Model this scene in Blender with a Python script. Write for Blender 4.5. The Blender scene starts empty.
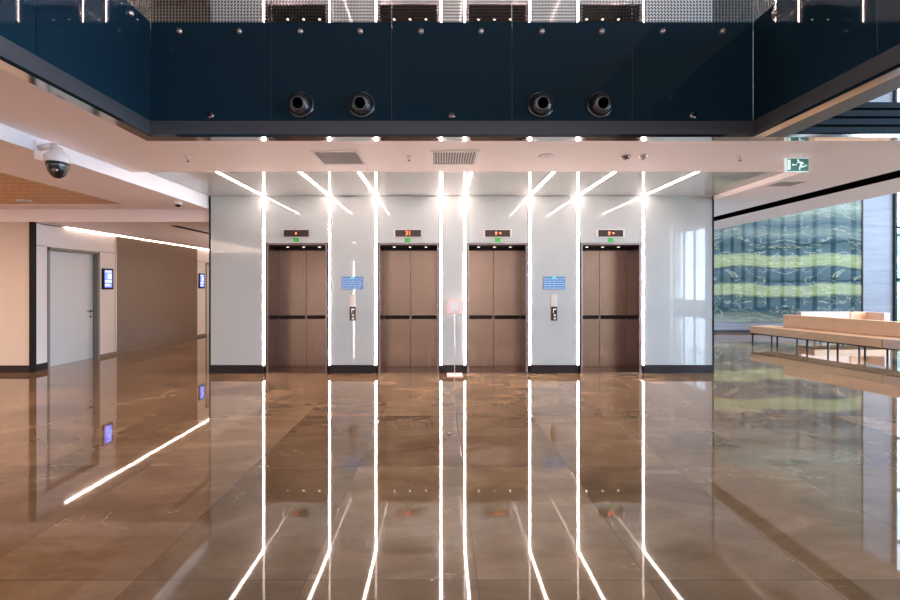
import bpy, bmesh, math, random
from mathutils import Vector, Matrix
random.seed(4)
S = bpy.context.scene
COL = S.collection

# ------------------------------------------------------------------ camera
cam_d = bpy.data.cameras.new('camera'); cam = bpy.data.objects.new('camera', cam_d); COL.objects.link(cam)
cam.location = (0, 0, 1.6); cam.rotation_euler = (math.pi/2, 0, 0)
cam_d.sensor_width = 36; cam_d.lens = 17.0
cam_d.shift_x = 10/900; cam_d.shift_y = -14/900
cam_d.clip_end = 400
S.camera = cam

# ------------------------------------------------------------------ world, daylight, exposure
W = bpy.data.worlds.new('world'); S.world = W; W.use_nodes = True
bg = W.node_tree.nodes['Background']
bg.inputs[0].default_value = (0.70, 0.84, 1.0, 1); bg.inputs[1].default_value = 1.7
S.view_settings.view_transform = 'Standard'; S.view_settings.look = 'None'
S.view_settings.gamma = 1; S.view_settings.use_curve_mapping = False
S.view_settings.exposure = 1.6
try:
    S.cycles.use_denoising = True
    S.cycles.max_bounces = 10; S.cycles.diffuse_bounces = 5; S.cycles.glossy_bounces = 6
    S.cycles.transparent_max_bounces = 12; S.cycles.sample_clamp_indirect = 6
    S.cycles.caustics_reflective = False
except Exception: pass

def area(name, loc, rot, sx, sy, power, col, portal=False):
    l = bpy.data.lights.new(name, 'AREA'); l.shape = 'RECTANGLE'; l.size = sx; l.size_y = sy
    l.energy = power; l.color = col
    if portal: l.cycles.is_portal = True
    o = bpy.data.objects.new(name, l); COL.objects.link(o); o.location = loc; o.rotation_euler = rot
    return o
H = math.pi/2
area('window_portal', (18.4, -1.5, 4.5), (0, H, 0), 9, 33, 0, (1, 1, 1), True)       # side windows
area('rear_fill', (2.5, -9.3, 3.8), (H, 0, 0), 26, 7.2, 230, (1, .90, .86))  # added front-facing fill
# warm fill added over the left lobby, without any fixture
area('lobby_fill', (-9.3, 1.6, 2.98), (0, 0, 0), 5, 7.5, 225, (1, .74, .58))
area('corridor_fill', (-4.26, 12.8, 1.5), (0, H, 0), 2.4, 6.5, 27, (1, .76, .62))  # unseen fill added behind the core to brighten the corridor
area('window_daylight', (18.5, -1.5, 4.5), (0, H, 0), 8.5, 31, 4300, (.62, .76, 1))
area('lounge_fill', (12.0, 10.0, 8.8), (0, 0, 0), 6, 6, 200, (1, .80, .66))  # added warm fill high over the seating, no ceiling fixture there
area('upper_lobby_lamp', (0.3, 6.2, 8.2), (0, 0, 0), 9, 1, 130, (1, .86, .78))

# ------------------------------------------------------------------ materials
def mat(name, col, rough=.5, metal=0, ior=1.5, emit=None, es=0, coat=0, spec=.5):
    m = bpy.data.materials.new(name); m.use_nodes = True
    b = m.node_tree.nodes['Principled BSDF']
    b.inputs['Base Color'].default_value = (*col, 1); b.inputs['Roughness'].default_value = rough
    b.inputs['Metallic'].default_value = metal; b.inputs['IOR'].default_value = ior
    b.inputs['Specular IOR Level'].default_value = spec
    if emit: b.inputs['Emission Color'].default_value = (*emit, 1); b.inputs['Emission Strength'].default_value = es
    if coat: b.inputs['Coat Weight'].default_value = coat; b.inputs['Coat Roughness'].default_value = .02
    return m
class NT:
    def __init__(s, m): s.m = m; s.t = m.node_tree; s.b = s.t.nodes['Principled BSDF']
    def n(s, typ, **kw):
        x = s.t.nodes.new(typ)
        for k, v in kw.items(): setattr(x, k, v)
        return x
    def l(s, a, b): s.t.links.new(a, b)
    def val(s, sock, v):
        if isinstance(v, (int, float)): sock.default_value = v
        else: s.l(v, sock)
    def math(s, op, a, b=0, c=None):
        x = s.n('ShaderNodeMath', operation=op); s.val(x.inputs[0], a); s.val(x.inputs[1], b)
        if c is not None: s.val(x.inputs[2], c)
        return x.outputs[0]
    def pos(s):
        g = s.n('ShaderNodeNewGeometry'); sp = s.n('ShaderNodeSeparateXYZ'); s.l(g.outputs['Position'], sp.inputs[0])
        return g.outputs['Position'], sp.outputs[0], sp.outputs[1], sp.outputs[2]
    def obj(s):
        g = s.n('ShaderNodeTexCoord'); sp = s.n('ShaderNodeSeparateXYZ'); s.l(g.outputs['Object'], sp.inputs[0])
        return g.outputs['Object'], sp.outputs[0], sp.outputs[1], sp.outputs[2]
    def comb(s, x, y, z):
        c = s.n('ShaderNodeCombineXYZ'); s.val(c.inputs[0], x); s.val(c.inputs[1], y); s.val(c.inputs[2], z); return c.outputs[0]
    def noise(s, vec, scale, detail=4, rough=.5, dist=0):
        x = s.n('ShaderNodeTexNoise'); s.l(vec, x.inputs['Vector']); x.inputs['Scale'].default_value = scale
        x.inputs['Detail'].default_value = detail; x.inputs['Roughness'].default_value = rough; x.inputs['Distortion'].default_value = dist
        return x.outputs['Fac']
    def schlick(s):
        w = s.n('ShaderNodeLayerWeight'); w.inputs[0].default_value = .5
        return s.math('MULTIPLY_ADD', s.math('POWER', w.outputs['Facing'], 5), .9, .05)
    def ramp(s, fac, stops, interp='LINEAR'):
        r = s.n('ShaderNodeValToRGB'); r.color_ramp.interpolation = interp; s.val(r.inputs[0], fac)
        e = r.color_ramp.elements
        while len(e) < len(stops): e.new(.5)
        for i, (p, c) in enumerate(stops): e[i].position = p; e[i].color = (*c, 1) if len(c) == 3 else c
        return r.outputs[0]
    def mix(s, f, a, b, mode='MIX'):
        x = s.n('ShaderNodeMix', data_type='RGBA', blend_type=mode); s.val(x.inputs[0], f)
        for i, v in ((6, a), (7, b)):
            if isinstance(v, tuple): x.inputs[i].default_value = (*v, 1)
            else: s.l(v, x.inputs[i])
        return x.outputs[2]

def grain(m, stretch, scale, amt, rough=None):
    """fine brushed / mottled variation of the base colour"""
    k = NT(m); v, x, y, z = k.obj()
    vec = k.comb(k.math('MULTIPLY', x, stretch[0]), k.math('MULTIPLY', y, stretch[1]), k.math('MULTIPLY', z, stretch[2]))
    f = k.noise(vec, scale, 5, .6)
    c = tuple(k.b.inputs['Base Color'].default_value[:3])
    col = k.ramp(f, [(.25, tuple(a*(1-amt) for a in c)), (.75, tuple(min(1, a*(1+amt)) for a in c))])
    k.l(col, k.b.inputs['Base Color'])
    if rough: k.l(k.math('MULTIPLY_ADD', f, rough[1]-rough[0], rough[0]), k.b.inputs['Roughness'])
    return m

def make_floor():
    m = mat('polished_marble', (.3, .2, .14), .028, ior=1.82); k = NT(m); v, x, y, z = k.pos()
    tx = k.math('DIVIDE', k.math('SUBTRACT', x, 2.99-93), .93); ty = k.math('DIVIDE', k.math('SUBTRACT', y, 2.31-146), 1.46)
    fx, fy = k.math('FRACT', tx), k.math('FRACT', ty); ix, iy = k.math('FLOOR', tx), k.math('FLOOR', ty)
    wn = k.n('ShaderNodeTexWhiteNoise', noise_dimensions='2D'); k.l(k.comb(ix, iy, 0), wn.inputs['Vector'])
    rnd = wn.outputs['Value']
    vec = k.comb(k.math('ADD', x, k.math('MULTIPLY', rnd, 37)), k.math('MULTIPLY', y, 1.9), k.math('MULTIPLY', rnd, 9))
    f1 = k.noise(vec, .9, 7, .62, .9)
    base = k.ramp(f1, [(.3, (.180, .105, .054)), (.48, (.24, .145, .078)), (.62, (.31, .196, .112)), (.78, (.39, .27, .17))])
    f2 = k.noise(vec, 5.5, 8, .7, .4)
    base = k.mix(.5, base, k.ramp(f2, [(.3, (.62, .60, .58)), (.7, (1, 1, 1))]), 'MULTIPLY')
    # pale veins
    f3 = k.noise(vec, 1.3, 5, .55, 1.6)
    vein = k.math('LESS_THAN', k.math('ABSOLUTE', k.math('SUBTRACT', f3, .5)), .0035)
    gate = k.math('GREATER_THAN', k.noise(vec, .8, 2), .63)
    base = k.mix(k.math('MULTIPLY', k.math('MULTIPLY', vein, gate), .55), base, (.62, .50, .38))
    tone = k.math('MULTIPLY_ADD', rnd, .45, .76)
    hs = k.n('ShaderNodeHueSaturation'); k.l(base, hs.inputs['Color']); k.l(tone, hs.inputs['Value'])
    jx = k.math('LESS_THAN', fx, .0055); jy = k.math('LESS_THAN', fy, .004)
    j = k.math('MAXIMUM', jx, jy)
    col = k.mix(k.math('MULTIPLY', j, .7), hs.outputs[0], (.07, .045, .03))
    k.l(col, k.b.inputs['Base Color'])
    bp = k.n('ShaderNodeBump'); bp.inputs['Strength'].default_value = .05; bp.inputs['Distance'].default_value = .004
    k.l(k.math('SUBTRACT', k.noise(v, 2.2, 2), k.math('MULTIPLY', j, .1)), bp.inputs['Height']); k.l(bp.outputs[0], k.b.inputs['Normal'])
    return m

def make_green():
    m = mat('green_onyx', (.2, .3, .25), .03, ior=1.45, spec=.10); k = NT(m); v, x, y, z = k.pos()
    u = k.math('ABSOLUTE', k.math('SUBTRACT', x, 11.85))
    vec = k.comb(u, z, 0)
    w = k.noise(k.comb(k.math('MULTIPLY', u, .55), k.math('MULTIPLY', z, .9), 3), 1.3, 5, .6)
    hump = k.math('MULTIPLY', k.math('COSINE', k.math('MULTIPLY', u, 2.1)), .05)
    zz = k.math('ADD', k.math('ADD', z, hump), k.math('MULTIPLY_ADD', w, .30, -.15))
    dk, bl, lg, gy, pl = (.018, .040, .042), (.035, .066, .085), (.21, .235, .12), (.12, .15, .135), (.22, .25, .22)
    t = k.math('DIVIDE', zz, 5.0)
    col = k.ramp(t, [(.07, pl), (.12, gy), (.155, bl), (.245, dk), (.265, lg), (.325, (.22, .24, .125)), (.34, bl), (.36, dk),
                     (.43, bl), (.445, dk), (.455, lg), (.525, (.21, .24, .13)), (.54, bl), (.60, dk), (.64, bl), (.68, gy), (.74, bl), (.80, gy), (.86, pl), (.95, gy)])
    lines = k.noise(k.comb(k.math('MULTIPLY', u, .7), k.math('MULTIPLY', zz, 9), 0), 2.2, 7, .7, .3)
    col = k.mix(.75, col, k.ramp(lines, [(.3, (.35, .42, .45)), (.5, (.9, .95, .9)), (.72, (1.35, 1.35, 1.25))]), 'MULTIPLY')
    vn = k.noise(k.comb(k.math('MULTIPLY', u, .45), k.math('MULTIPLY', z, 1.1), 7), 1.7, 4, .6, 1.2)
    vein = k.ramp(k.math('ABSOLUTE', k.math('SUBTRACT', vn, .5)), [(0, (1, 1, 1)), (.014, (0, 0, 0))])
    col = k.mix(k.math('MULTIPLY', vein, .6), col, (.42, .42, .28))
    k.l(col, k.b.inputs['Base Color']); return m

def make_grey_stone():
    m = mat('grey_stone', (.42, .45, .52), .6, spec=.2); k = NT(m); v, x, y, z = k.pos()
    f = k.noise(k.comb(k.math('MULTIPLY', x, .5), k.math('MULTIPLY', z, 5), y), 1.5, 6, .6)
    col = k.ramp(f, [(.3, (.19, .20, .235)), (.7, (.255, .265, .30))])
    j = k.math('LESS_THAN', k.math('FRACT', k.math('DIVIDE', z, 1.2)), .012)
    k.l(k.mix(j, col, (.2, .21, .24)), k.b.inputs['Base Color']); return m

def make_wood():
    m = mat('wood_lattice', (.5, .28, .09), .45); k = NT(m); v, x, y, z = k.pos()
    a = k.math('FRACT', k.math('DIVIDE', x, .12)); b = k.math('FRACT', k.math('DIVIDE', y, .24))
    f = k.noise(k.comb(k.math('MULTIPLY', x, 12), y, 0), 2, 4)
    col = k.ramp(f, [(.3, (.62, .32, .08)), (.7, (.85, .50, .17))])
    g = k.math('MAXIMUM', k.math('LESS_THAN', a, .28), k.math('LESS_THAN', b, .10))
    k.l(k.mix(g, col, (.36, .17, .05)), k.b.inputs['Base Color']); return m

def make_frit():
    m = mat('fritted_glass', (.03, .035, .035), .3); k = NT(m); v, x, y, z = k.pos()
    h = k.math('ADD', x, y); p = .034
    a = k.math('LESS_THAN', k.math('FRACT', k.math('DIVIDE', h, p)), .52); b = k.math('LESS_THAN', k.math('FRACT', k.math('DIVIDE', z, p)), .52)
    # glass with a printed dot pattern: dots are opaque, the gaps are clear glass
    tr = k.n('ShaderNodeBsdfTransparent'); gl = k.n('ShaderNodeBsdfGlossy'); gl.inputs['Roughness'].default_value = .01
    fr = k.schlick()
    mg = k.n('ShaderNodeMixShader'); k.l(fr, mg.inputs[0]); k.l(tr.outputs[0], mg.inputs[1]); k.l(gl.outputs[0], mg.inputs[2])
    mx = k.n('ShaderNodeMixShader'); k.l(k.math('MULTIPLY', a, b), mx.inputs[0]); k.l(mg.outputs[0], mx.inputs[1]); k.l(k.b.outputs[0], mx.inputs[2])
    k.l(mx.outputs[0], k.t.nodes['Material Output'].inputs[0]); return m

def make_glass():
    m = mat('clear_glass', (1, 1, 1)); k = NT(m)
    tr = k.n('ShaderNodeBsdfTransparent'); tr.inputs[0].default_value = (.93, .97, .98, 1)
    gl = k.n('ShaderNodeBsdfGlossy'); gl.inputs['Roughness'].default_value = .0
    fr = k.schlick()
    mg = k.n('ShaderNodeMixShader'); k.l(fr, mg.inputs[0]); k.l(tr.outputs[0], mg.inputs[1]); k.l(gl.outputs[0], mg.inputs[2])
    k.l(mg.outputs[0], k.t.nodes['Material Output'].inputs[0]); return m

M = dict(
    floor=make_floor(), onyx=make_green(), stone=make_grey_stone(), wood=make_wood(), frit=make_frit(), glass=make_glass(),
    paint=grain(mat('ceiling_paint', (.90, .82, .83), .6), (1, 1, 1), 3, .015),
    white=grain(mat('white_paint', (.78, .74, .73), .5), (1, 1, 1), 3, .01),
    face=mat('white_lacquer', (.82, .84, .90), .35),
    panel=grain(mat('back_painted_glass', (.44, .475, .48), .02, ior=1.52), (1, 1, 1), 1.5, .02),
    dark=mat('dark_spandrel_glass', (.011, .037, .066), .015, ior=1.5),
    band=grain(mat('dark_bronze_band', (.10, .108, .13), .35, .3), (.1, .1, 9), 5, .08),
    chrome=mat('polished_trim', (.55, .52, .50), .08, 1),
    base=mat('dark_baseboard', (.022, .016, .018), .4, spec=.2),
    black=mat('black_metal', (.008, .008, .010), .45, spec=.15),
    brown=grain(mat('brown_wall_panel', (.19, .135, .10), .35), (1, 1, 1), 2, .04),
    beige=grain(mat('beige_wall', (.62, .53, .46), .5), (1, 1, 1), 2, .02),
    steel=grain(mat('brushed_steel', (.29, .205, .16), .24, 1), (14, 14, .5), 6, .14, (.17, .30)),
    steel_dark=grain(mat('frame_steel', (.27, .22, .23), .25, 1), (14, 14, .5), 6, .08),
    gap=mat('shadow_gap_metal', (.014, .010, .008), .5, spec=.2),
    strip=mat('led_diffuser', (1, .95, .92), .4, emit=(1, .78, .70), es=18),
    led=mat('led_tape', (1, .9, .8), .4, emit=(1, .80, .66), es=22),
    lamp=mat('lamp_lens', (1, .9, .8), .4, emit=(1, .82, .62), es=3),
    grey_frame=grain(mat('grey_door_frame', (.20, .19, .17), .35), (9, 9, .5), 4, .06),
    door=mat('white_door_leaf', (.62, .66, .68), .35),
    silver=mat('silver_plate', (.66, .60, .58), .28, .9),
    display=mat('display_black', (.035, .022, .018), .15),
    red=mat('red_digits', (.8, .05, .02), .5, emit=(1, .12, .04), es=2.2),
    greenst=mat('green_sticker', (.05, .42, .06), .5),
    sign_green=mat('exit_green', (0, .10, .06), .4, emit=(0, .30, .17), es=.06),
    sign_white=mat('exit_white', (.75, .85, .85), .4, emit=(.8, 1, 1), es=.12),
    blue=mat('directory_blue', (.06, .15, .30), .2, emit=(.06, .18, .42), es=.15),
    blueline=mat('directory_lines', (.26, .42, .62), .3, emit=(.4, .62, 1), es=.12),
    teal=mat('directory_teal', (.02, .5, .5), .3, emit=(.02, .6, .6), es=.4),
    screen=mat('screen_blue', (.05, .07, .5), .2, emit=(.10, .15, .9), es=.9),
    screen2=mat('screen_pale', (.3, .4, .9), .2, emit=(.3, .38, 1), es=.9),
    pink=mat('pale_sign', (.86, .66, .64), .4),
    plastic=mat('white_plastic', (.80, .78, .80), .35),
    smoked=mat('smoked_dome', (.008, .008, .01), .06),
    nozzle=mat('nozzle_shell', (.10, .11, .13), .22, .8),
    hole=mat('nozzle_throat', (.002, .002, .002), .9, spec=0),
    leather=grain(mat('tan_leather', (.80, .50, .30), .42), (1, 1, 1), 9, .05),
    palel=grain(mat('pale_leather', (.74, .56, .48), .42), (1, 1, 1), 9, .03),
    louver=mat('louvre_blue_grey', (.018, .030, .042), .7, spec=.08),
    grass=grain(mat('grass', (.10, .24, .05), .9), (1, 1, 1), .6, .3),
    leaf=grain(mat('foliage', (.05, .13, .05), .9), (1, 1, 1), 1.2, .4),
    bark=mat('bark', (.10, .07, .05), .9),
    vent=mat('vent_slats', (.42, .38, .37), .5),
    rear=mat('dark_rear_wall', (.10, .09, .085), .6),
    slab=mat('slab_concrete', (.30, .29, .28), .7),
)

# ------------------------------------------------------------------ helpers
def tag(o, label=None, cat=None, group=None, kind=None):
    if label: o['label'] = label
    if cat: o['category'] = cat
    if group: o['group'] = group
    if kind: o['kind'] = kind
    return o
def empty(name, loc=(0, 0, 0), rz=0, label=None, cat=None, group=None):
    o = bpy.data.objects.new(name, None); COL.objects.link(o); o.location = loc; o.rotation_euler = (0, 0, rz)
    o.empty_display_size = .1
    return tag(o, label, cat, group)
class MB:
    """collects shapes in one bmesh; coordinates are local to the parent"""
    def __init__(s): s.b = bmesh.new()
    def box(s, x0, x1, y0, y1, z0, z1, bev=0, R=None):
        r = bmesh.ops.create_cube(s.b, size=1)
        vs = r['verts']
        for v in vs: v.co = Vector(((x0+x1)/2+v.co.x*(x1-x0), (y0+y1)/2+v.co.y*(y1-y0), (z0+z1)/2+v.co.z*(z1-z0)))
        if bev:
            es = list({e for v in vs for e in v.link_edges})
            rr = bmesh.ops.bevel(s.b, geom=es, offset=bev, segments=2, profile=.5, affect='EDGES')
            vs = rr['verts']
        if R is not None: bmesh.ops.transform(s.b, matrix=R, verts=vs)
        return s
    def cyl(s, p0, p1, r0, r1=None, n=20, caps=True):
        r1 = r0 if r1 is None else r1; p0, p1 = Vector(p0), Vector(p1); d = p1-p0
        q = Vector((0, 0, 1)).rotation_difference(d.normalized()).to_matrix().to_4x4()
        bmesh.ops.create_cone(s.b, cap_ends=caps, segments=n, radius1=r0, radius2=r1, depth=d.length, matrix=Matrix.Translation((p0+p1)/2) @ q)
        return s
    def lathe(s, pts, axis_m, n=32):
        """pts = [(r, h)], revolved about local Z then moved by axis_m"""
        rings = []
        for r, h in pts:
            rings.append([s.b.verts.new(axis_m @ Vector((r*math.cos(2*math.pi*i/n), r*math.sin(2*math.pi*i/n), h))) for i in range(n)])
        for a, b in zip(rings, rings[1:]):
            for i in range(n):
                s.b.faces.new((a[i], a[(i+1) % n], b[(i+1) % n], b[i]))
        if pts[0][0] > 1e-4: s.b.faces.new(list(reversed(rings[0])))
        if pts[-1][0] > 1e-4: s.b.faces.new(rings[-1])
        return s
    def poly(s, pts, y0, y1):
        """prism of an (x, z) outline between two y"""
        a = [s.b.verts.new((x, y0, z)) for x, z in pts]; b = [s.b.verts.new((x, y1, z)) for x, z in pts]
        s.b.faces.new(a); s.b.faces.new(list(reversed(b)))
        for i in range(len(pts)):
            j = (i+1) % len(pts); s.b.faces.new((a[i], b[i], b[j], a[j]))
        return s
    def build(s, name, m, parent=None, smooth=False, loc=None):
        bmesh.ops.recalc_face_normals(s.b, faces=s.b.faces)
        me = bpy.data.meshes.new(name); s.b.to_mesh(me); s.b.free(); me.materials.append(m)
        if smooth:
            for p in me.polygons: p.use_smooth = True
        o = bpy.data.objects.new(name, me); COL.objects.link(o)
        if parent is not None: o.parent = parent
        if loc: o.location = loc
        return o
def bx(name, m, x0, x1, y0, y1, z0, z1, parent=None, bev=0):
    return MB().box(x0, x1, y0, y1, z0, z1, bev).build(name, m, parent)
def struct(name, m, x0, x1, y0, y1, z0, z1, bev=0):
    return tag(bx(name, m, x0, x1, y0, y1, z0, z1, None, bev), kind='structure')
def copy_tree(o, parent=None):
    c = o.copy(); COL.objects.link(c); c.parent = parent
    for ch in [q for q in bpy.data.objects if q.parent == o]: copy_tree(ch, c)
    return c
def text(name, body, size, m, parent, loc, rot=(H, 0, 0)):
    cu = bpy.data.curves.new('txt', 'FONT'); cu.body = body; cu.size = size; cu.align_x = 'CENTER'; cu.align_y = 'CENTER'; cu.extrude = .001
    tmp = bpy.data.objects.new('txt', cu); COL.objects.link(tmp)
    bpy.context.view_layer.update()
    me = bpy.data.meshes.new_from_object(tmp.evaluated_get(bpy.context.evaluated_depsgraph_get()))
    bpy.data.objects.remove(tmp); me.materials.clear(); me.materials.append(m)
    o = bpy.data.objects.new(name, me); COL.objects.link(o); o.parent = parent; o.location = loc; o.rotation_euler = rot
    return o

D = 7.8; K = D/425                       # depth of the elevator wall, metres per pixel there
def X(px, d=D): return (px-440)*d/425
def Z(py, d=D): return 1.6+(286-py)*d/425
ZG = 3.255                               # glass ceiling above the elevators
ZC = 3.17                                # plaster soffit
ZL = 3.02                                # lower ceiling on the left
UP = 4.39                                # storey height
XL, XR = X(210), X(713)                  # ends of the elevator wall

# ------------------------------------------------------------------ floor and big structure
struct('floor', M['floor'], -13, 18, -18, 17, -.2, 0)
struct('wall_back_left', M['beige'], -8.4, XL, 16.8, 17, 0, 3.0)
# elevator core: body split round the four openings
OPEN = [(X(266.0), X(327.6)), (X(378.2), X(439.0)), (X(466.8), X(527.6)), (X(580.3), X(641.2))]
ZO = Z(243)                              # top of the openings
def core(z0):
    b = MB(); y0, y1 = D+.05, 9.2
    xs = [XL+.02] + [v for o in OPEN for v in o] + [XR-.02]
    for i in range(0, len(xs), 2): b.box(xs[i], xs[i+1], y0, y1, z0, z0+ZG)
    for a, c in OPEN: b.box(a, c, y0, y1, z0+ZO, z0+ZG)
    b.box(XL+.02, XR-.02, y1, y1+.1, z0, z0+ZG)
    tag(b.build('wall_front', M['gap']), kind='structure')
    if z0 == 0:
        struct('wall_core_left', M['panel'], XL-.0, XL+.02, D+.05, 16.8, .15, ZC)
        struct('wall_core_right', M['panel'], XR-.02, XR, D+.05, 14.6, .15, ZC)
    # back-painted glass cladding
    spans = [(XL+.012, X(262)), (X(331.4), X(374.2)), (X(442.9), X(463)), (X(531.7), X(576.2)), (X(645.1), XR-.012)]
    for a, c in spans:
        struct('wall_glass_panel', M['panel'], a, c, D, D+.05, z0+.15, z0+ZG-.004, .002)
        struct('baseboard_front', M['base'], a-.02 if a > XL+.1 else XL-.01, c+.02 if c < XR-.1 else XR+.01, D-.008, D+.05, z0, z0+.15)
    for (a, c), (l, r) in zip(OPEN, [(X(265.7), X(327.7)), (X(377.9), X(439.1)), (X(466.7), X(527.8)), (X(579.9), X(641.4))]):
        struct('wall_glass_lintel', M['panel'], l, r, D, D+.05, z0+ZO, z0+ZG-.004, .002)
core(0); core(UP)
for sx in (XL-.012, XR):
    struct('trim_1', M['black'], sx, sx+.012, D-.012, D+.06, 0, ZG)

# glass ceiling over the elevators
struct('ceiling_glass', M['panel'], -4.25, XR+.004, 5.86, D-.004, ZG, ZG+.04)
# slabs between the storeys
struct('ceiling_slab', M['slab'], -13, 3.62, 4.62, 9.2, ZG+.06, UP-.02)
struct('ceiling_slab_left', M['slab'], -13, -3.2, -9, 4.62, ZC+.1, UP-.02)
struct('floor_upper', M['floor'], -13, 3.62, 4.62, D+1.4, UP-.02, UP)
# plaster soffit ring
struct('ceiling', M['paint'], -4.25, 6.22, 4.6, 5.85, ZC, ZG+.06)
struct('ceiling_soffit_left', M['paint'], -4.25, -3.17, -9, 4.6, ZC, ZC+.1)
struct('ceiling_right', M['paint'], XR+.006, 6.22, 5.85, 14.6, ZC, ZG+.06)
struct('ceiling_right_edge', M['paint'], 6.65, 7.7, 4.6, 14.6, ZC, ZG+.3)
tb = MB(); tb.box(6.22, 6.65, 4.6, 14.6, ZC+.16, ZC+.2); tb.box(6.22, 6.225, 4.6, 14.6, ZC, ZC+.16); tb.box(6.645, 6.65, 4.6, 14.6, ZC, ZC+.16); tag(tb.build('trim_2', M['hole']), kind='structure')
# white drop face and lower ceiling on the left
struct('ceiling_drop_face', M['face'], -4.29, -4.25, -9, D+.02, ZL, ZG+.06)
c = MB()
c.box(-13, -5.5, 7.5, 7.92, ZL, ZL+.12); c.box(-5.5, -4.29, -9, 7.92, ZL, ZL+.12)
tag(c.build('ceiling_left', M['paint']), kind='structure')
w = struct('ceiling_wood', M['wood'], -13, -5.5, -9, 7.5, ZL+.03, ZL+.12)
# corridor
ZK = 1.6+1.19
struct('ceiling_corridor', M['paint'], -7.7, XL, 7.92, 16.8, ZK, ZK+.1)
struct('wall_lintel_left', M['paint'], -13, XL-.012, 7.88, 7.92, ZK, ZL+.12)
tag(bx('trim_3', M['black'], -5.29, -5.17, 8.36, 16.5, ZK-.012, ZK+.0), kind='structure')
struct('wall_front_left', M['beige'], -13, -7.61, 7.9, 8.1, 0, ZK)
struct('baseboard_left', M['base'], -13, -7.61, 7.885, 7.9, 0, .125)
struct('trim_4', M['black'], -7.61, -7.54, 7.87, 7.94, 0, ZK)
XW = -7.58
def side(name, m, y0, y1, z0, z1, t=.1, out=0): return struct(name, m, XW-t, XW+out, y0, y1, z0, z1)
side('wall_side_left', M['white'], 7.95, 8.20, .0, ZK-.02)
side('wall_side_left', M['white'], 8.20, 9.46, 2.355, ZK-.02)
side('wall_side_left', M['white'], 9.46, 9.92, 0, ZK-.02)
side('wall_side_brown', M['brown'], 9.93, 13.25, .0, ZK-.02, .1, .012)
side('wall_side_left', M['white'], 13.26, 13.74, 0, ZK-.02)
side('wall_side_left', M['white'], 13.74, 14.9, 2.355, ZK-.02)
side('wall_side_left', M['white'], 14.9, 16.8, 0, ZK-.02)
side('wall_side_backing', M['gap'], 7.95, 16.8, ZK-.02, ZK, .1, -.05)
side('wall_side_backing', M['gap'], 8.2, 14.9, 0, ZK, .30, -.20)
side('baseboard_side', M['brown'], 9.46, 13.74, 0, .07, 0, .022)
side('baseboard_side_front', M['base'], 7.95, 8.20, 0, .13, 0, .015)
for a, b_ in ((7.95, 8.2), (9.46, 9.92), (13.26, 13.74)):
    side('trim_5', M['gap'], a, b_, 2.362, 2.370, 0, .003)
side('trim_5', M['silver'], 9.915, 9.935, 0, ZK-.02, 0, .016)
side('trim_5', M['silver'], 13.245, 13.262, 0, ZK-.02, 0, .016)
# corridor cove light
tag(bx('cove_light', M['led'], XW+.002, XW+.012, 8.6, 16.6, ZK-.012, ZK-.002), 'long thin warm light line along the top of the corridor wall', 'light')

def side_door(n, y0, y1):
    d = empty('door_%d' % n, (XW, (y0+y1)/2, 0)); tag(d, kind='structure'); w = (y1-y0)/2
    f = MB(); f.box(-.16, .012, -w, -w+.05, 0, 2.355); f.box(-.16, .012, w-.05, w, 0, 2.355); f.box(-.16, .012, -w, w, 2.30, 2.355)
    f.build('door_frame', M['grey_frame'], d)
    leaf = MB().box(-.15, -.10, -w+.055, w-.055, .002, 2.295, .003).build('door_leaf', M['door'], d)
    h = MB(); yy = w-.13; h.cyl((-.10, yy, 1.05), (-.05, yy, 1.05), .011); h.cyl((-.05, yy+.005, 1.05), (-.05, yy-.13, 1.05), .010); h.cyl((-.10, yy, 1.05), (-.092, yy, 1.05), .026)
    h.build('door_handle', M['steel_dark'], leaf, True)
    l = MB(); l.cyl((-.10, yy, .93), (-.088, yy, .93), .022); l.build('lock', M['steel_dark'], leaf, True)
side_door(1, 8.20, 9.46); side_door(2, 13.74, 14.9)

# ------------------------------------------------------------------ elevators
def make_elevator():
    w = (OPEN[1][1]-OPEN[1][0])/2-.002; t = .035; yb = .55
    e = empty('elevator')
    f = MB(); f.box(-w, -w+t, -.006, yb, 0, ZO, .003); f.box(w-t, w, -.006, yb, 0, ZO, .003); f.box(-w, w, -.006, yb, ZO-t, ZO, .003)
    f.build('door_frame', M['steel_dark'], e)
    hd = MB().box(-w+t, w-t, yb-.03, yb+.08, ZO-t-.06, ZO-t).build('header', M['gap'], e)
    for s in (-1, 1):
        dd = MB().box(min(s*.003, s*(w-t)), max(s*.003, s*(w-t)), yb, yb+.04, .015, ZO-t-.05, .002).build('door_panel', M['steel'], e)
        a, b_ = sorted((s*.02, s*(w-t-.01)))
        MB().box(a, b_, yb-.012, yb, Z(319, 8.35), Z(315.3, 8.35), .003).build('reflection_band', M['gap'], dd)  # dark reflection line across the doors, built in as a strip
    MB().box(-w, w, -.0, yb+.04, 0, .012).build('sill', M['steel'], e)
    for s in (-1, 0, 1):
        q = MB().cyl((s*w*.55, yb-.16, ZO-t-.008), (s*w*.55, yb-.16, ZO-t), .035, n=20).build('downlight', M['silver'], e)
        MB().cyl((s*w*.55, yb-.16, ZO-t-.010), (s*w*.55, yb-.16, ZO-t-.007), .017, n=20).build('lens', M['lamp'], q)
    return e
names = ['leftmost elevator, its steel doors beside the wide blank glass panel near the corridor',
         'second elevator from the left, steel doors just left of the standing sign',
         'third elevator from the left, steel doors just right of the standing sign',
         'rightmost elevator, its steel doors nearest the green stone wall']
e0 = make_elevator()
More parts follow.
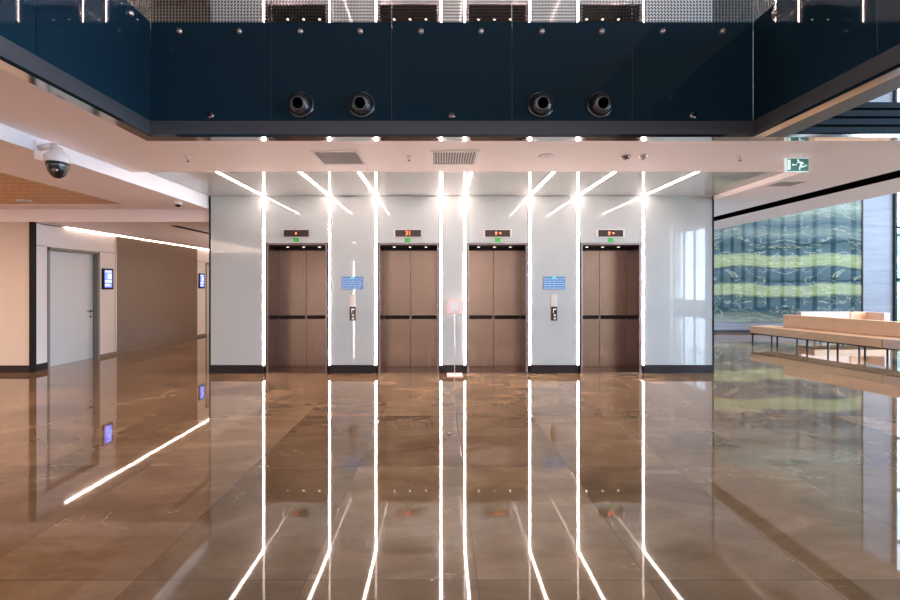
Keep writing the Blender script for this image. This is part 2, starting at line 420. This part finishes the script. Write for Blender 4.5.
for lvl in (0, 1):
    for i, (a, c_) in enumerate(OPEN):
        e = e0 if (lvl == 0 and i == 0) else copy_tree(e0)
        e.location = ((a+c_)/2, D, lvl*UP)
        e['category'] = 'elevator'; e['group'] = 'elevators on the lobby level' if lvl == 0 else 'elevators on the upper level'
        e['label'] = names[i] if lvl == 0 else ['leftmost', 'second', 'third', 'rightmost'][i] + ' elevator on the upper level, seen through the patterned glass'

# light strips
SX = [263.8, 329.6, 376.0, 441.0, 464.8, 529.8, 578.0, 643.3]
sl = ['on the left side of the leftmost elevator', 'on the right side of the leftmost elevator',
      'on the left side of the second elevator', 'between the second elevator and the standing sign',
      'between the standing sign and the third elevator', 'on the right side of the third elevator',
      'on the left side of the rightmost elevator', 'on the right side of the rightmost elevator']
def make_strip():
    s = empty('light_strip')
    MB().box(-.016, .016, -.004, .05, .15, ZG-.004).build('wall_diffuser', M['strip'], s)
    MB().box(-.016, .016, -2.2, -.004, ZG-.008, ZG).build('ceiling_diffuser', M['strip'], s)
    MB().box(-.024, .024, .0, .05, .15, ZG-.004).build('channel', M['steel_dark'], s)
    return s
s0 = make_strip()
for lvl in (0, 1):
    for i, px in enumerate(SX):
        s = s0 if (lvl == 0 and i == 0) else copy_tree(s0)
        s.location = (X(px), D, lvl*UP); s['category'] = 'light strip'
        s['group'] = 'light strips by the elevators' if lvl == 0 else 'light strips on the upper level'
        s['label'] = ('white glowing strip ' + sl[i]) if lvl == 0 else 'upper level glowing strip ' + sl[i].replace('standing sign', 'middle') + ' up there'

# floor indicators with green stickers
for i, (a, b_, ga, gb, body) in enumerate([(284, 309, 293, 299, None), (395.3, 421, 404.7, 410.6, '31'), (485, 510, 494.8, 500.3, 'x'), (598, 622.8, 608, 613, 'r')]):
    cx = X((a+b_)/2); hw = X(b_)-cx; z = Z(233.4)
    ind = empty('floor_indicator', (cx, D, z), 0, 'narrow dark floor indicator above the %s elevator' % ['leftmost', 'second', 'third', 'rightmost'][i], 'floor indicator', 'floor indicators above the elevators')
    MB().box(-hw-.035, hw+.035, -.012, 0, -.075, .075, .003).build('housing', M['silver'], ind)
    d = MB().box(-hw, hw, -.016, -.010, -.062, .062).build('display', M['display'], ind)
    if i == 1: text('digits', '31', .105, M['red'], d, (0, -.018, 0))
    elif i == 0: MB().poly([(-.012, .022), (.016, 0), (-.012, -.022)], -.019, -.016).build('arrow', M['red'], d)
    else:
        MB().poly([(-.035, -.03), (-.02, -.03), (-.02, .005), (-.005, .005), (-.0275, .035), (-.05, .005), (-.035, .005)], -.019, -.016).build('arrow', M['red'], d)
        MB().box(.03, .065, -.019, -.016, -.008, .012).build('dash', M['red'], d)
    g = (ga+gb)/2
    tag(bx('sticker', M['greenst'], X(ga), X(gb), D-.004, D, Z(242), Z(237.8)), 'small green sticker right below the indicator of the %s elevator' % ['leftmost', 'second', 'third', 'rightmost'][i], 'sticker', 'green stickers above the elevators')

# directory signs and call panels
for i, (x0, x1, cp, side_) in enumerate([(341.8, 363.2, 352.7, 'left'), (543.3, 564.8, 554, 'right')]):
    cx = X((x0+x1)/2); hw = (x1-x0)/2*K
    s = empty('directory_sign', (cx, D, Z(283)), 0, 'small blue directory sign with pale text rows on the %s glass pier' % side_, 'sign', 'blue directory signs')
    MB().box(-hw, hw, -.012, 0, -.115, .115, .002).build('board', M['blue'], s)
    t = MB()
    for r in range(5):
        zz = .075-r*.042
        random.seed(r+i*9)
        xx = -hw+.015
        while xx < hw-.05:
            L = random.uniform(.03, .09); t.box(xx, min(xx+L, hw-.012), -.015, -.012, zz-.008, zz+.008); xx += L+.012
    t.build('text_rows', M['blueline'], s)
    MB().box(-.03, .03, -.016, -.012, .085, .112).build('header_mark', M['teal'], s)
    c = empty('call_panel', (X(cp), D, Z(307.5)), 0, 'slim call button panel below the %s directory sign' % side_, 'call panel', 'elevator call panels')
    MB().box(-.055, .055, -.010, 0, .02, .235, .002).build('cover_plate', M['silver'], c)
    p = MB().box(-.055, .055, -.012, 0, -.24, .015, .002).build('button_plate', M['display'], c)
    tag(MB().box(-.02, .035, -.016, -.012, -.045, -.02).box(-.02, -.008, -.016, -.012, -.1, -.045).build('pictogram', M['plastic'], p), 'white pictogram')
    for zz in (-.14, -.20):
        MB().cyl((.01, -.012, zz), (.01, -.022, zz), .022, n=20).build('button', M['silver'], p)

# standing sign
s = empty('sign_stand', (X(454.6, 7.62), 7.62, 0), 0, 'slim standing sign with pale pink board between the middle elevators', 'sign stand')
MB().box(-.14, .14, -.14, .14, 0, .018, .006).build('base', M['pink'], s)
MB().cyl((0, 0, .018), (0, 0, 1.12), .008, n=12).build('pole', M['silver'], s, True)
b_ = MB().box(-.135, .135, -.012, .0, 1.10, 1.37, .004).build('board', M['pink'], s)
MB().box(-.075, .075, -.014, -.012, 1.165, 1.31).build('notice', M['plastic'], b_)

# ------------------------------------------------------------------ atrium edge: trims, fascia panels, nozzles
YF = 4.478; XA, XB = -3.05, 3.30
def tri(name, m, *boxes):
    b = MB()
    for q in boxes: b.box(*q)
    return tag(b.build(name, m), kind='structure')
tri('trim_6', M['chrome'], (XA-.12, 7.7, YF, 4.6, ZC, ZC+.03), (XA-.12, XA, -9, YF, ZC, ZC+.03), (XB, XB+.12, -9, YF, ZC, ZC+.03))
tri('trim_7', M['band'], (XA-.04, XB+.04, YF, YF+.04, ZC+.03, 3.34), (XA-.04, XA, -9, YF, ZC+.03, 3.34), (XB, XB+.04, -9, YF, ZC+.03, 3.34))
tri('ceiling_bridge', M['band'], (XB+.12, 3.65, -9, YF, ZC, ZC+.25))
# right void: louvred slab edge
b = MB(); b.box(3.65, 7.7, YF+.06, 4.6, ZC+.03, 3.54)
for i in range(4): b.box(3.65, 7.7, YF, YF+.06, 3.215+i*.088, 3.215+i*.088+.06)
tag(b.build('trim_8', M['louver']), kind='structure')

def fascia(name, label, group, p0, rz, w, bolts, low=False):
    o = empty(name, p0, rz, label, 'glass panel', group)
    g = .004
    MB().box(g, w-g, 0, .016, 3.34, 4.38).build('dark_pane', M['dark'], o)
    MB().box(g, w-g, 0, .016, 4.38, 5.65).build('patterned_pane', M['frit'], o)
    for bxx in bolts:
        MB().lathe([(.0, -.03), (.022, -.028), (.030, -.012), (.030, .0), (.012, .0), (.012, .02)], Matrix.Translation((bxx, 0, 4.28)) @ Matrix.Rotation(-H, 4, 'X') @ Matrix.Rotation(0, 4, 'X')).build('bolt', M['silver'], o, True)
    if low:
        MB().lathe([(.012, -.012), (.036, -.012), (.040, 0), (.036, .01)], Matrix.Translation((w/2, 0, 3.40)) @ Matrix.Rotation(-H, 4, 'X')).build('socket', M['steel_dark'], o, True)
    return o
PW = (XB-XA)/5
ordn = ['leftmost', 'second', 'middle', 'fourth', 'rightmost']
for i in range(5):
    fascia('fascia_panel', 'dark glass panel of the atrium edge facing the camera, %s of the five' % ordn[i], 'glass panels facing the camera above the elevators',
           (XA+PW*i, YF, 0), 0, PW, (.31, .94), i in (0, 2, 4))
tb = MB()
for i in range(1, 5): tb.box(XA+PW*i-.0025, XA+PW*i+.0025, YF+.003, YF+.018, 3.34, 5.65)
tag(tb.build('trim_9', M['steel_dark']), kind='structure')
bo = ['nearest the far corner', 'second from the far corner', 'third from the far corner', 'fourth from the far corner']
for i in range(4):
    fascia('fascia_panel', 'dark glass panel on the left side of the atrium, ' + bo[i], 'glass panels on the left atrium edge', (XA, YF-1.27*(i+1), 0), H, 1.27, (.30, .97))
    fascia('fascia_panel', 'dark glass panel on the right side of the atrium, ' + bo[i], 'glass panels on the right atrium edge', (XB, YF-1.27*i, 0), -H, 1.27, (.30, .97))

# jet nozzles
def make_nozzle():
    n = empty('air_nozzle')
    Rm = Matrix.Rotation(H, 4, 'X')      # local +Z points to -Y (towards the room)
    MB().lathe([(.10, 0), (.142, 0), (.145, .012), (.138, .03), (.126, .036), (.115, .03), (.10, .02)], Rm, 40).build('mounting_ring', M['nozzle'], n, True)
    T = Rm @ Matrix.Rotation(.22, 4, 'X') @ Matrix.Translation((0, 0, .028))
    pts = [(.118, .0)] + [(.118*math.cos(a), .118*math.sin(a)*1.05+.01) for a in [i*.12 for i in range(1, 8)]]
    pts = [p for p in pts if p[0] > .064] + [(.064, .098), (.058, .104), (.054, .096)]
    b = MB().lathe(pts, T, 40).build('ball', M['nozzle'], n, True)
    MB().lathe([(.0, .085), (.053, .0851), (.055, .1005), (.0, .1006)], T, 32).build('throat', M['hole'], b)
    return n
n0 = make_nozzle()
for i, px in enumerate((300.5, 361.5, 541, 600)):
    n = n0 if i == 0 else copy_tree(n0)
    n.location = (X(px, YF-.03), YF-.001, Z(104, YF-.03)); n.rotation_euler = (0, 0, [.12, -.03, .16, .18][i]*0)
    n['category'] = 'air nozzle'; n['group'] = 'round air nozzles in the dark glass'
    n['label'] = 'round dark air nozzle in the dark glass, ' + ['leftmost of the four', 'second from the left', 'third from the left', 'rightmost of the four'][i]

# ------------------------------------------------------------------ ceiling fittings
def ceiling_vent(label, x0, x1, y0, y1, slats, group='square vents in the pink ceiling'):
    v = empty('ceiling_vent', ((x0+x1)/2, (y0+y1)/2, ZC), 0, label, 'vent', group); hx, hy = (x1-x0)/2, (y1-y0)/2
    f = MB(); t = .03
    f.box(-hx, hx, -hy, -hy+t, -.012, 0); f.box(-hx, hx, hy-t, hy, -.012, 0); f.box(-hx, -hx+t, -hy+t, hy-t, -.012, 0); f.box(hx-t, hx, -hy+t, hy-t, -.012, 0)
    f.build('vent_frame', M['white'], v)
    MB().box(-hx+t, hx-t, -hy+t, hy-t, -.002, 0).build('backing', M['gap'], v)
    b = MB()
    for i in range(slats):
        x = -hx+t+(i+.5)*(2*hx-2*t)/slats
        b.box(x-.006, x+.006, -hy+t, hy-t, -.012, -.003)
    b.build('grille', M['vent'], v)
ceiling_vent('square ceiling vent, the left one of the two above the middle elevators', -1.51, -.945, 4.925, 5.47, 16)
ceiling_vent('square ceiling vent above the standing sign, the right one of two', -.11, .463, 4.925, 5.47, 16)
ceiling_vent('small ceiling vent right of the glass ceiling, behind the exit sign', 5.06, 5.50, 6.32, 6.68, 10, 'vent in the right ceiling')

def sprinkler(label, px, py):
    d = (ZC-1.6)*425/(286-py); s = empty('sprinkler', (X(px, d), d, ZC), 0, label, 'sprinkler', 'sprinklers in the pink ceiling')
    MB().lathe([(.0, 0), (.035, 0), (.033, -.008), (.012, -.012), (.010, -.03), (.0, -.03)], Matrix(), 20).build('escutcheon', M['white'], s, True)
    MB().cyl((0, 0, -.030), (0, 0, -.05), .004, n=8).cyl((0, 0, -.050), (0, 0, -.053), .018, n=16).build('deflector', M['steel_dark'], s)
sprinkler('tiny sprinkler between the two square ceiling vents', 409, 156.5)
sprinkler('tiny sprinkler in the ceiling far left, above the glass wall corner', 188, 157)
sprinkler('tiny sprinkler in the ceiling left of the exit sign', 740, 156.5)
def detector(label, px, py, r, m, h=.045):
    d = (ZC-1.6)*425/(286-py); s = empty('smoke_detector', (X(px, d), d, ZC), 0, label, 'detector', 'round ceiling detectors')
    MB().lathe([(.0, 0), (r, 0), (r, -h*.35), (r*.8, -h*.5), (r*.55, -h), (.0, -h)], Matrix(), 28).build('body', m, s, True)
    MB().lathe([(.0, -h), (r*.2, -h), (r*.18, -h-.008), (0, -h-.008)], Matrix(), 16).build('sensor', M['steel_dark'], s, True)
detector('small grey detector on the ceiling above the rightmost elevator, left of its twin', 626, 156, .05, M['steel_dark'])
detector('small pale detector right of the grey one above the rightmost elevator', 643.5, 155.5, .05, M['silver'])
sp = empty('ceiling_speaker', (X(546.5, 5.13), 5.13, ZC), 0, 'flat round ceiling speaker above the third elevator', 'speaker')
MB().lathe([(.0, 0), (.1, 0), (.1, -.006), (.085, -.010)], Matrix(), 36).build('rim', M['white'], sp, True)
MB().lathe([(.0, -.0), (.084, -.0), (.083, -.008), (.0, -.011)], Matrix(), 36).build('grille', M['silver'], sp, True)

# exit sign
dS = 5.05; zt = Z(158, dS); zb = Z(171.7, dS)
s = empty('exit_sign', (X(797.5, dS), dS, (zt+zb)/2), 0, 'green running figure exit sign with an arrow hanging from the ceiling', 'exit sign')
hw, hh = .137, (zt-zb)/2
MB().box(-hw, hw, 0, .03, -hh, hh, .003).build('housing', M['sign_white'], s)
fc = MB().box(-hw+.012, hw-.006, -.003, 0, -hh+.008, hh-.008).build('face', M['sign_green'], s)
MB().poly([(-hw+.014, -hh+.016), (-hw+.052, -hh+.026), (-hw+.052, hh-.026), (-hw+.014, hh-.016)], -.006, -.003).build('door_pictogram', M['sign_white'], fc)
MB().poly([(-.072, .0), (-.052, .018), (-.052, .006), (-.012, .006), (-.012, -.006), (-.052, -.006), (-.052, -.018)], -.006, -.003).build('arrow', M['sign_white'], fc)
fig = MB()
fig.cyl((.004, -.006, .052), (.004, -.003, .052), .012, n=14)
fig.poly([(.008, .040), (.05, .034), (.06, .028), (.075, .008), (.068, .002), (.052, .018), (.048, -.006), (.055, -.016), (.10, -.016), (.112, -.004), (.104, .0), (.09, -.006), (.07, -.030), (.045, -.030), (.03, -.036), (.03, -.062), (.014, -.062), (.016, -.026), (.026, -.004), (.026, .022), (.012, .026), (-.004, .014), (-.012, .020)], -.006, -.003)
fig.build('running_figure', M['sign_white'], fc)
MB().cyl((-.09, .015, hh), (-.09, .015, ZC-(zt+zb)/2), .004, n=8).cyl((.09, .015, hh), (.09, .015, ZC-(zt+zb)/2), .004, n=8).build('hanger', M['silver'], s)

# security camera on the white drop face
dc = 4.49
s = empty('security_camera', (-4.25, dc, 2.93), 0, 'white security camera with a black dome on a wall arm', 'security camera')
MB().box(0, .02, -.045, .045, .0, .20, .006).build('wall_plate', M['plastic'], s)
MB().cyl((.02, 0, .13), (.17, 0, .15), .032, .036, n=20).cyl((.17, 0, .155), (.21, 0, .11), .036, .045, n=20).build('arm', M['plastic'], s, True)
MB().lathe([(.0, .13), (.04, .13), (.05, .10), (.085, .07), (.106, .03), (.110, -.02), (.106, -.03), (.0, -.03)], Matrix.Translation((.21, 0, 0)), 36).build('shell', M['plastic'], s, True)
dm = MB().lathe([(.100, -.03)] + [(.100*math.cos(a), -.03-.165*math.sin(a)) for a in [i*.157 for i in range(1, 10)]] + [(.0, -.195)], Matrix.Translation((.21, 0, 0)), 36).build('dome', M['smoked'], s, True)
MB().cyl((.245, -.05, -.11), (.262, -.092, -.13), .024, n=20).build('lens', M['steel_dark'], dm, True)
s = empty('security_camera', (X(178, 7.2), 7.2, ZL), 0, 'tiny white dome camera on the low ceiling by the corridor entrance', 'security camera')
MB().lathe([(.0, 0), (.065, 0), (.065, -.03), (.055, -.045), (.0, -.045)], Matrix(), 28).build('base', M['plastic'], s, True)
MB().lathe([(.048, -.045), (.044, -.062), (.03, -.078), (.0, -.085)], Matrix(), 28).build('dome', M['smoked'], s, True)
# fitting in the wood ceiling
s = empty('ceiling_downlight', (X(27, 7.25), 7.2, ZL+.03), 0, 'round black and white fitting in the slatted wood ceiling', 'downlight')
MB().lathe([(.0, 0), (.11, 0), (.11, -.012), (.085, -.02), (.08, -.004), (0, -.004)], Matrix(), 28).build('rim', M['plastic'], s, True)
MB().lathe([(.0, -.005), (.078, -.005), (.06, -.012), (0, -.012)], Matrix(), 28).build('reflector', M['smoked'], s, True)

# wall screens in the corridor
for i, (y0, y1, lab) in enumerate([(9.52, 9.82, 'small blue wall screen beside the near corridor door'), (13.33, 13.63, 'small blue wall screen at the far end of the corridor')]):
    s = empty('wall_screen', (XW, (y0+y1)/2, 1.76), 0, lab, 'screen', 'blue screens in the corridor')
    MB().box(.0, .035, -.15, .15, -.235, .235, .004).build('bezel', M['black'], s)
    d = MB().box(.035, .037, -.105, .105, -.19, .20).build('display', M['screen'], s)
    t = MB(); t.box(.037, .0385, -.09, .09, .15, .185); t.box(.037, .0385, -.02, .09, .0, .12); t.box(.037, .0385, -.09, .09, -.08, -.03); t.box(.037, .0385, -.09, .05, -.16, -.12)
    t.build('content', M['screen2'], d)

# ------------------------------------------------------------------ right side: green stone wall, column, windows
struct('wall_back_onyx', M['onyx'], 9.2, 14.5, 14.6, 14.75, .36, 9)
struct('wall_back_plinth', M['stone'], 5.0, 14.5, 14.62, 14.8, 0, .36)
struct('baseboard_back', M['base'], 5.0, 14.5, 14.6, 14.62, 0, .09)
struct('wall_back_stone', M['stone'], 5.0, 9.2, 14.62, 14.8, .36, 9)
struct('wall_back_column', M['stone'], 14.502, 15.53, 14.56, 14.9, 0, 9)
def window(n, x0, x1, y0, y1, z0, z1, nv, nh, along):
    w = empty('window_%d' % n); tag(w, kind='structure')
    f = MB()
    for i in range(nv+1):
        t = i/nv
        if along == 'y': yy = y0+(y1-y0)*t; f.box(x0, x1, yy-.06, yy+.06, z0, z1)
        else: xx = x0+(x1-x0)*t; f.box(xx-.04, xx+.04, y0, y1, z0, z1)
    for i in range(nh+1):
        zz = z0+(z1-z0)*i/nh
        f.box(x0, x1, y0, y1, zz-.035, zz+.035)
    f.build('window_frame', M['louver'], w)
    if along == 'y': MB().box((x0+x1)/2-.008, (x0+x1)/2+.008, y0, y1, z0, z1).build('pane', M['glass'], w)
    else: MB().box(x0, x1, (y0+y1)/2-.008, (y0+y1)/2+.008, z0, z1).build('pane', M['glass'], w)
window(1, 15.56, 18, 14.5, 14.62, .05, 8.95, 2, 5, 'x')
window(2, 18, 18.12, 1.0, 14.5, .05, 8.95, 14, 5, 'y')
window(3, 18, 18.12, -17.2, -13.2, .6, 5.6, 3, 2, 'y')
window(4, 18, 18.12, -9.5, 1.0, .05, 8.95, 6, 5, 'y')
struct('wall_right', M['stone'], 18, 18.2, -13.2, -9.5, 0, 9)
struct('wall_right_low', M['stone'], 18, 18.2, -17.2, -13.2, 0, .6)
struct('wall_right_high', M['stone'], 18, 18.2, -17.2, -13.2, 5.6, 9)
struct('wall_rear', M['rear'], -13, 18.2, -18.2, -18, 0, 9.2)
struct('wall_left', M['beige'], -13.2, -13, -18.2, 9.2, 0, 9.2)
struct('wall_upper_left', M['beige'], -13, XL, 9.2, 9.3, UP, 9.2)
# roof
r = MB(); r.box(-13, 18.2, -18.2, -8, 9.2, 9.4); r.box(-13, 18.2, -8, 4.4, 9.2, 9.4); r.box(-13, 18.2, 4.4, 15, 9.2, 9.4)
tag(r.build('ceiling_roof', M['rear']), kind='structure')
struct('ceiling_upper', M['paint'], -13, XR, 5.0, 9.2, UP+ZG+.01, UP+ZG+.1)
for x, z1, lab in ((1.82, 4.0, 'tall thin light line on the wall behind the camera, near the middle'), (-6.8, 4.1, 'tall thin light line on the wall behind the camera, towards the left')):
    tag(bx('wall_light', M['strip'], x-.05, x+.05, -17.99, -17.96, .4, z1), lab, 'wall light')

# outdoors
tag(bx('lawn', M['grass'], 18.3, 120, -40, 130, -.5, -.15), kind='structure')
for i, (x, y, h) in enumerate([(50, 43, 6.5), (58, 47, 7.5), (66, 52, 7)]):
    t = empty('tree', (x, y, -.15), 0, 'bushy green tree far outside the window, %s' % ['nearest the stone column', 'the middle one', 'the farthest right'][i], 'tree', 'trees outside the window')
    MB().cyl((0, 0, 0), (0, 0, h*.5), .25, .15, 10).build('trunk', M['bark'], t)
    cr = MB(); random.seed(i)
    for k in range(26):
        a = random.uniform(0, 6.28); rr = random.uniform(0, 2.6); zz = random.uniform(h*.35, h)
        bmesh.ops.create_icosphere(cr.b, subdivisions=2, radius=random.uniform(.7, 1.5), matrix=Matrix.Translation((rr*math.cos(a), rr*math.sin(a), zz)))
    for v in cr.b.verts: v.co += Vector((random.uniform(-.12, .12), random.uniform(-.12, .12), random.uniform(-.12, .12)))
    cr.build('crown', M['leaf'], t)

# ------------------------------------------------------------------ lounge seating
ang = math.atan2(.226, .974)             # bench runs from the back towards the camera
s = empty('lounge_bench', (8.70, 11.93, 0), 0, 'long tan leather bench with a backrest on thin black legs', 'bench')
R = Matrix.Rotation(ang, 4, 'Z')         # local -Y runs along the bench, local +X goes to its back
def sb(name, m, x0, x1, y0, y1, z0, z1, bev, parent=s):
    return MB().box(x0, x1, y0, y1, z0, z1, bev, R).build(name, m, parent)
for a, b_ in ((0, 1.47), (1.475, 2.98)): sb('seat', M['leather'], 0, .75, -b_, -a, .285, .483, .012)
q = sb('seat', M['palel'], .02, .75, -4.5, -2.985, .285, .483, .012); q['label'] = 'paler leather end seat'
for a, b_ in ((.48, 1.70), (1.705, 3.2), (3.205, 4.5)): sb('backrest', M['leather'], .56, .75, -b_, -a, .483, .82, .012)
sb('seat_frame', M['black'], .02, .73, -4.48, -.02, .262, .285, .003)
for t in (.03, .72, 1.46, 2.12, 2.65, 3.4, 4.3):
    for x in (.03, .70):
        sb('leg', M['black'], x, x+.03, -t-.03, -t, 0, .262, .002)
s2 = empty('lounge_bench', (0, 0, 0), 0, 'lower second bench mostly hidden behind the long tan bench', 'bench')
s2.location = (11.1, 12.6, 0)
def s2b(name, m, *a): return MB().box(*a, .012).build(name, m, s2)
s2b('seat', M['leather'], 0, 2.25, 0, .7, .285, .483)
s2b('backrest', M['palel'], 0.05, 1.55, .52, .7, .483, .80)
s2b('backrest', M['leather'], 1.56, 2.06, .50, .7, .483, .80)
s2b('armrest', M['palel'], 2.07, 2.25, .0, .7, .483, .80)
s2b('seat_frame', M['black'], .02, 2.23, .02, .68, .262, .284)
for x in (.03, .75, 1.45, 2.18):
    for y in (.03, .64): s2b('leg', M['black'], x, x+.035, y, y+.035, 0, .262)
